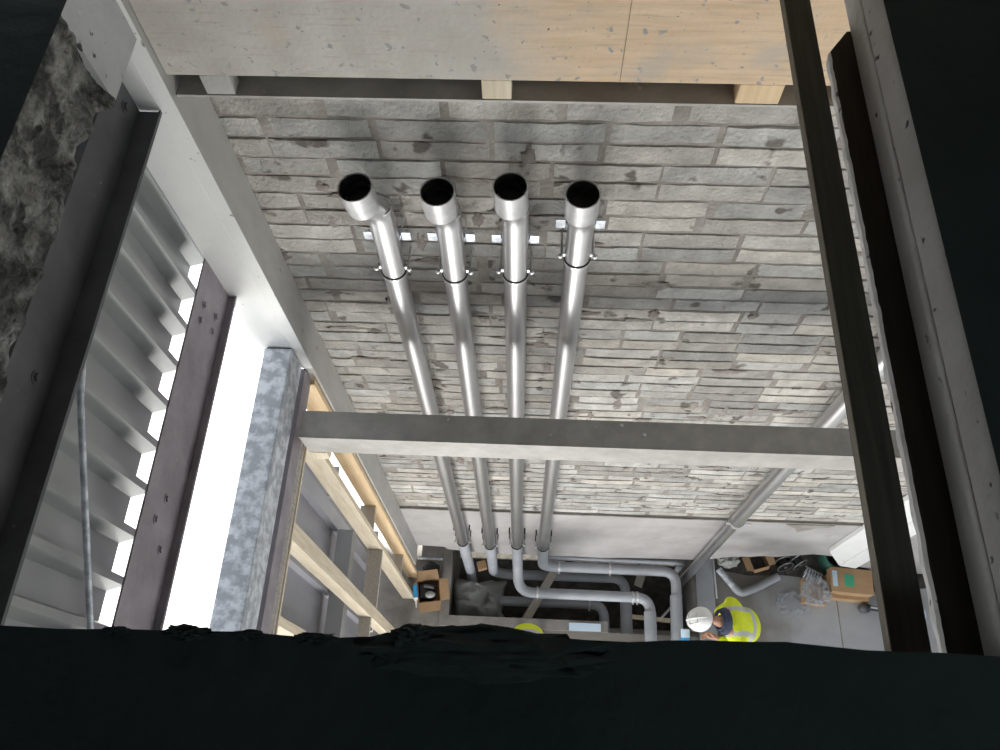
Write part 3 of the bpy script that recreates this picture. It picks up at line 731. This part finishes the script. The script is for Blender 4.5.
carton(2.80, 2.26, -9.6, .20, .18, .14, .3, 'small open cardboard box on the floor behind the bent pipe', flaps=(10, 5, 80, 70))
bp = thing('bent_pipe', 'galvanised pipe bend lying on the floor behind the white helmet', 'pipe', (2.6, 2.0, -9.6))
MB().tube([(2.33, 2.16, -9.535), (2.50, 1.95, -9.535)], .040, 20).build('straight_piece', 'galv', bp, smooth=True)
MB().tube(rounded([(2.495, 1.955, -9.535), (2.57, 1.88, -9.535), (2.75, 1.95, -9.535), (3.03, 2.10, -9.535)], .10), .046, 20).build('bend', 'pvc', bp, smooth=True)
tag(MB().ball((2.45, 2.28, -9.52), (.13, .10, .09), 24, 14, nz=.5, seed=5, nf=5).build('rag_bundle', 'tarp', smooth=True), 'crumpled grey rag bundle behind the bent pipe', 'bundle')
def reel(cx, cy, cz, R, tilt, lab):
    root = thing('cable_reel', lab, 'reel', (cx, cy, cz))
    def disc(z0, z1, r): return MB().tube([(0, 0, z0), (0, 0, z1)], r, 28)
    for z0 in (-.045, .037):
        o = disc(z0, z0 + .008, R).build('flange', 'black', None); o.parent = root
        k = MB(); ring(k, (0, 0, z0 - .001), R * .90, R * .12, .011); o = k.build('rim', 'bright', None); o.parent = root
    o = disc(-.037, .037, R * .6).build('drum', 'black', None, smooth=True); o.parent = root
    o = disc(-.052, .052, R * .18).build('hub', 'bright', None); o.parent = root
    root.rotation_euler = tilt
reel(3.10, 2.24, -9.49, .10, (1.2, .9, 0), 'black cable reel with silver rim, nearer the open small box')
reel(3.27, 2.27, -9.49, .10, (1.3, 1.0, .3), 'black cable reel with silver rim, beside the grey metal coil')
def coil(name, c, r, wire, turns, pitch, tilt, m, lab):
    pts = [(r * (1 + .03 * math.sin(k * .37)) * math.cos(k * PI / 12), r * math.sin(k * PI / 12), pitch * k / 24) for k in range(int(turns * 24) + 1)]
    o = MB().tube(pts, wire, 8).build(name, m, smooth=True); o.location = c; o.rotation_euler = tilt
    return tag(o, lab, 'coil')
coil('hose_coil', (3.66, 2.30, -9.585), .115, .0135, 9, .031, (0, 0, 0), 'hose', 'stacked dark green hose coil against the wall foot')
coil('metal_coil', (3.33, 2.16, -9.50), .070, .010, 6, .034, (PI / 2, 0, 1.1), 'galv', 'shiny grey flexible metal coil beside the clear bag')
carton(3.42, 1.93, -9.6, .26, .28, .12, -.08, 'brown carton under the clear plastic bag', open_=False)
bg = MB(); bg.ball((0, 0, 0), (.15, .15, .075), 40, 24, nz=.75, seed=11, nf=4.5)
o = bg.build('plastic_bag', 'plastic'); o.location = (3.41, 1.92, -9.40); tag(o, 'crumpled clear plastic bag lying on a carton', 'bag')
o = MB().ball((0, 0, 0), (.17, .12, .02), 36, 16, nz=.6, seed=14, nf=4).build('plastic_film', 'plastic'); o.location = (3.17, 1.80, -9.575); tag(o, 'flat scrap of clear plastic film on the floor', 'plastic film')
carton(3.80, 1.985, -9.6, .46, .27, .15, -.06, 'lower brown carton with green tape, under the green-labelled box', open_=False, tape=((.10, .17, -.137, -.134, .08, 'green'),))
carton(3.80, 2.03, -9.448, .46, .28, .16, -.06, 'upper brown carton with a square green label on its lid', open_=False, tape=((-.09, .015, -.07, .07, .161, 'green'), (-.225, -.17, -.08, .10, .161, 'lightblue')))
tag(MB().ball((4.16, 2.08, -9.48), (.09, .15, .12), 22, 14, nz=.25, seed=21).build('black_bag', 'black', smooth=True), 'black sack standing right of the brown cartons', 'bag')
gr = thing('angle_grinder', 'dark power tool with bright handle lying by the plank edge', 'tool', (4.05, 1.85, -9.5))
MB().ball((3.99, 1.77, -9.53), (.075, .06, .065), 18, 12).build('head', 'girt', gr, smooth=True)
MB().tube([(4.0, 1.77, -9.48), (4.03, 1.765, -9.46), (4.28, 1.73, -9.47)], [.05, .03, .024], 14).build('handle', 'black', gr, smooth=True)
MB().tube([(4.02, 1.765, -9.425), (4.17, 1.745, -9.43)], .012, 8).build('guard', 'bright', gr, smooth=True)
hh = thing('hand_reel', 'white and blue round object seen between the two right bars', 'reel', (4.62, 1.72, -9.45))
k = MB(); ring(k, (4.55, 1.72, -9.50), .05, .06, .03); k.build('ring', 'lightblue', hh, smooth=True)
MB().tube([(4.55, 1.72, -9.5), (4.55, 1.72, -9.46)], .03, 14).build('hub', 'helmet', hh, smooth=True)
MB().tube([(4.45, 1.6, -9.52), (4.62, 1.9, -9.52)], .02, 10).build('spindle', 'black', hh)
tag(MB().ball((4.42, 1.95, -9.5), (.16, .14, .1), 20, 12, nz=.4, seed=31, nf=3).build('black_bag', 'black', smooth=True), 'black bundle on the floor seen between the two right bars', 'bag')

# rubble along the front slab edge
def lump(c, r, seed, lab, nz=.4, m='slab_top', rot=0):
    o = MB().ball((0, 0, 0), r, 28, 16, nz=nz, seed=seed, nf=4.2).build('concrete_lump', m); o.location = c; o.rotation_euler = (0, 0, rot)
    return tag(o, lab, 'rubble', 'broken lumps on the front slab edge')
lump((-.06, .135, -1.195), (.17, .036, .018), 2, 'longest dark lump on the front slab edge, below the tarpaulin', .35)
lump((-.155, .152, -1.193), (.035, .02, .016), 9, 'dark lump at the left end of the long slab edge lump')
lump((-.30, .146, -1.199), (.03, .008, .006), 4, 'thin dark chip on the slab edge below the lowest studs', 0.7)
lump((-.40, .146, -1.199), (.022, .008, .006), 6, 'dark chip on the slab edge below the galvanised rail', 0.7)
lump((-.49, .146, -1.197), (.035, .010, .010), 12, 'rounded dark lump on the slab edge below the bright opening', 0.7)
lump((-.60, .145, -1.199), (.02, .006, .005), 15, 'small dark crumb on the slab edge left of the bright opening', .7)

# ================================================================ PEOPLE
def skin_mesh(name, verts, edges, radii, m, parent, sub=2, root=0):
    me = bpy.data.meshes.new(name); me.from_pydata(verts, edges, [])
    o = bpy.data.objects.new(name, me); C.objects.link(o)
    bpy.context.view_layer.objects.active = o
    sk = o.modifiers.new('skin', 'SKIN'); sk.use_smooth_shade = True
    sk.branch_smoothing = .6
    for i, r in enumerate(radii):
        r = r if isinstance(r, tuple) else (r, r)
        me.skin_vertices[0].data[i].radius = r; me.skin_vertices[0].data[i].use_root = (i == root)
    ss = o.modifiers.new('sub', 'SUBSURF'); ss.levels = sub; ss.render_levels = sub
    dg = bpy.context.evaluated_depsgraph_get()
    me2 = bpy.data.meshes.new_from_object(o.evaluated_get(dg))
    bpy.data.objects.remove(o)
    for p in me2.polygons: p.use_smooth = True
    me2.materials.clear(); me2.materials.append(M[m])
    o = bpy.data.objects.new(name, me2); C.objects.link(o); o.parent = parent
    return o
def hand_chains(w, d, side, up):
    # w wrist, d pointing direction, side across the palm towards the thumb, up back of the hand
    w = Vector(w); d = Vector(d).normalized(); side = Vector(side); side = (side - d * side.dot(d)).normalized(); n_ = d.cross(side)
    V_ = [w, w + d * .05]; E_ = [(0, 1)]; R_ = [(.026, .018), (.036, .015)]
    for k, (o_, ln) in enumerate(((.028, .068), (.010, .078), (-.010, .072), (-.028, .056))):
        b = len(V_)
        p0 = w + d * .088 + side * o_; p1 = p0 + d * ln * .45 - n_ * .016 * 1.0; p2 = p1 + d * ln * .15 - n_ * ln * .40
        V_ += [p0, p1, p2]; E_ += [(1, b), (b, b + 1), (b + 1, b + 2)]; R_ += [.0100, .0090, .0080]
    b = len(V_)
    q0 = w + d * .035 + side * .040; q1 = q0 + d * .035 + side * .022 - n_ * .012; q2 = q1 + d * .026 - n_ * .018
    V_ += [q0, q1, q2]; E_ += [(0, b), (b, b + 1), (b + 1, b + 2)]; R_ += [.012, .0105, .009]
    return V_, E_, R_
def person(loc, ang, lab, bend=.42, head_up=.15):
    root = thing('person', lab, 'person', loc)
    hip = Vector((0, 0, .96)); 
    mid = hip + Vector((.15, 0, .17)); chest = hip + Vector((.31, 0, .31)); nb = hip + Vector((.40, 0, .40)); hb = nb + Vector((.10, 0, .055)); hd = hb + Vector((.115, 0, .06))
    V_ = [hip, mid, chest, nb, hb]; E_ = [(0, 1), (1, 2), (2, 3), (3, 4)]; R_ = [(.15, .10), (.14, .10), (.16, .11), (.06, .06), (.055, .055)]
    for q in (-1, 1):
        b = len(V_)
        sh = chest + Vector((-.06, q * .18, .02)); el = sh + Vector((-.06, q * .02, -.27)); wr = el + Vector((.20, -q * .10, -.08))
        V_ += [sh, el, wr]; E_ += [(2, b), (b, b + 1), (b + 1, b + 2)]; R_ += [.058, .042, .028]
        hv, he, hr = hand_chains(wr, (.9, -q * .2, -.1), (0.2, -q * .6, .7), (0, 0, 1))
        o_ = len(V_) - 1
        V_ += hv[1:]; E_ += [((o_ if a == 0 else o_ + a), (o_ if b2 == 0 else o_ + b2)) for a, b2 in he]; R_ += hr[1:]
        b = len(V_)
        hj = hip + Vector((0, q * .09, -.05)); kn = Vector((.07, q * .11, .50)); an_ = Vector((-.02, q * .12, .09)); toe = Vector((.14, q * .13, .035))
        V_ += [hj, kn, an_, toe]; E_ += [(0, b), (b, b + 1), (b + 1, b + 2), (b + 2, b + 3)]; R_ += [.085, .060, .042, .04]
    skin_mesh('body', V_, E_, R_, 'skin', root, 2)
    # jacket and trousers follow the same skeleton, a little wider
    jv = [hip + Vector((-.07, 0, -.02)), mid, chest, nb - Vector((.03, 0, .03))]; je = [(0, 1), (1, 2), (2, 3)]; jr = [(.22, .15), (.21, .15), (.23, .15), (.12, .10)]
    for q in (-1, 1):
        b = len(jv); sh = chest + Vector((-.06, q * .19, .02)); el = sh + Vector((-.06, q * .02, -.27)); wr = el + Vector((.17, -q * .085, -.068))
        jv += [sh, el, wr]; je += [(2, b), (b, b + 1), (b + 1, b + 2)]; jr += [.095, .068, .052]
    jk = skin_mesh('jacket', jv, je, jr, 'vest', root, 3)
    me = jk.data; me.materials.append(M['reflect'])
    for p in me.polygons:      # reflective tape: one band round the waist, one over each shoulder
        c = p.center; d = (c - hip).dot(Vector((.7, 0, .7)))
        if (.135 < d < .185 and abs(c.y) < .21) or (abs(abs(c.y) - .125) < .022 and d > .185 and c.z > hip.z + .12): p.material_index = 1
    tv = [hip + Vector((0, 0, 0))]; te = []; tr = [(.10, .07)]
    for q in (-1, 1):
        b = len(tv); tv += [hip + Vector((0, q * .09, -.06)), Vector((.07, q * .11, .50)), Vector((-.02, q * .12, .12))]; te += [(0, b), (b, b + 1), (b + 1, b + 2)]; tr += [.085, .075, .062]
    skin_mesh('trousers', tv, te, tr, 'trouser', root, 2)
    for q in (-1, 1):
        skin_mesh('boot', [Vector((-.05, q * .12, .05)), Vector((-.02, q * .12, .12)), Vector((.15, q * .13, .045))], [(0, 1), (0, 2)], [.05, .055, .045], 'black', root, 2)
    # collar
    cdir = (hb - nb).normalized()
    k = MB(); q = Vector((0, 0, 1)).rotation_difference(cdir).to_matrix()
    def collar(r0, r1, h0, h1, nm, m):
        n = 24; vs = []
        for a in range(n):
            an = 2 * PI * a / n; d = Vector((math.cos(an), math.sin(an) * 1.15, 0))
            for rr_, h in ((r0, h0), (r1, h1), (r1 - .012, h1), (r0 - .012, h0)): vs.append(nb + q @ (d * rr_ + Vector((0, 0, h))))
        fs = [(a * 4 + j, ((a + 1) % n) * 4 + j, ((a + 1) % n) * 4 + (j + 1) % 4, a * 4 + (j + 1) % 4) for a in range(n) for j in range(4)]
        o = MB().add(vs, fs).build(nm, m, smooth=True); o.parent = root
    collar(.118, .098, -.045, .015, 'collar', 'navy'); collar(.092, .080, -.02, .035, 'inner_collar', 'navy')
    # head: face looks forward and down
    hq = Matrix.Rotation(math.radians(50), 3, 'Y')
    hm = MB()
    hm.ball(hd, (.088, .075, .115), 24, 16, M_=hq)
    for qy in (-1, 1): hm.ball(hd + hq @ Vector((0, qy * .077, -.005)), (.02, .01, .032), 10, 8, M_=hq)      # ears
    hm.ball(hd + hq @ Vector((.092, 0, -.015)), (.022, .014, .024), 10, 8, M_=hq)                            # nose
    hm.ball(hd + hq @ Vector((.055, 0, -.075)), (.035, .04, .035), 12, 8, M_=hq)                            # chin
    o = hm.build('head', 'skin', smooth=True); o.parent = root
    for qy in (-1, 1):
        e = MB().ball(hd + hq @ Vector((.080, qy * .030, .012)), .011, 10, 8).build('eye', 'helmet', smooth=True); e.parent = root
    mo_ = MB().ball(hd + hq @ Vector((.083, 0, -.058)), (.008, .024, .006), 10, 6, M_=hq).build('mouth', 'hair', smooth=True); mo_.parent = root
    hr_ = MB().ball(hd + hq @ Vector((-.022, 0, .004)), (.082, .082, .100), 20, 14, M_=hq).build('hair', 'hair', smooth=True); hr_.parent = root
    # helmet: shell, brim, ridge, headband
    hc = hd + hq @ Vector((.0, 0, .035))
    sh = MB(); n = 32; m_ = 10; vs = []
    for j in range(m_ + 1):
        th = (PI / 2) * j / m_
        for i in range(n):
            a = 2 * PI * i / n
            rx_, ry_ = .138, .112
            fl_ = 1.0 + (.07 if j == m_ else 0)
            vs.append(hc + hq @ Vector((math.sin(th) * math.cos(a) * rx_ * fl_, math.sin(th) * math.sin(a) * ry_ * fl_, math.cos(th) * .112 + .004)))
    # brim ring, longer at the front
    for i in range(n):
        a = 2 * PI * i / n; ext = 1.10 + .22 * max(0, math.cos(a)) ** 2
        vs.append(hc + hq @ Vector((math.cos(a) * .138 * ext, math.sin(a) * .112 * 1.08, -.006 - .012 * max(0, math.cos(a)))))
    fs = [(j * n + i, (j + 1) * n + i, (j + 1) * n + (i + 1) % n, j * n + (i + 1) % n) for j in range(m_ + 1) for i in range(n)]
    o = sh.add(vs, fs).build('helmet', 'helmet', smooth=True); o.parent = root; s_ = o.modifiers.new('s', 'SOLIDIFY'); s_.thickness = .004
    rg = MB(); rg.tube([hc + hq @ Vector((math.sin(t) * .136, y_, math.cos(t) * .112 * (1 - (y_ / .13) ** 2 * .5) + .006)) for y_ in (0,) for t in [(-1.1 + 2.2 * k / 12) for k in range(13)]], .008, 8)
    r_ = rg.build('ridge', 'helmet', smooth=True); r_.parent = o
    fm = MB(); fm.tube([hc + hq @ Vector(p) for p in ((.05, .05, .105), (.05, -.05, .105), (-.05, -.045, .105), (-.05, .045, .105), (.05, .05, .105))], .004, 6)
    r_ = fm.build('moulding', 'reflect', smooth=True); r_.parent = o
    hs = MB().ball(hd + hq @ Vector((-.09, 0, -.02)), (.012, .07, .02), 12, 8, M_=hq).build('headband', 'navy', smooth=True); hs.parent = root
    root.rotation_euler = (0, 0, ang)
    return root
pp = person((2.40, 1.37, ZF), PI + .06, 'person in white helmet and yellow vest bending beside the pit', 0)
pp2 = person((.06, 1.21, ZF), -PI * .5, 'second person in yellow vest, mostly hidden below the slab edge')
hb_ = thing('blue_canister', 'blue and white canister held by the person in the white helmet', 'canister', (1.72, 1.22, -8.62))
MB().tube([(1.70, 1.30, -8.56), (1.70, 1.14, -8.60)], .045, 18).build('body', 'lightblue', hb_, smooth=True)
MB().tube([(1.70, 1.22, -8.58), (1.70, 1.16, -8.595)], .0465, 18).build('band', 'blue', hb_, smooth=True)
MB().tube([(1.70, 1.14, -8.60), (1.70, 1.11, -8.605)], .02, 12).build('cap', 'helmet', hb_, smooth=True)
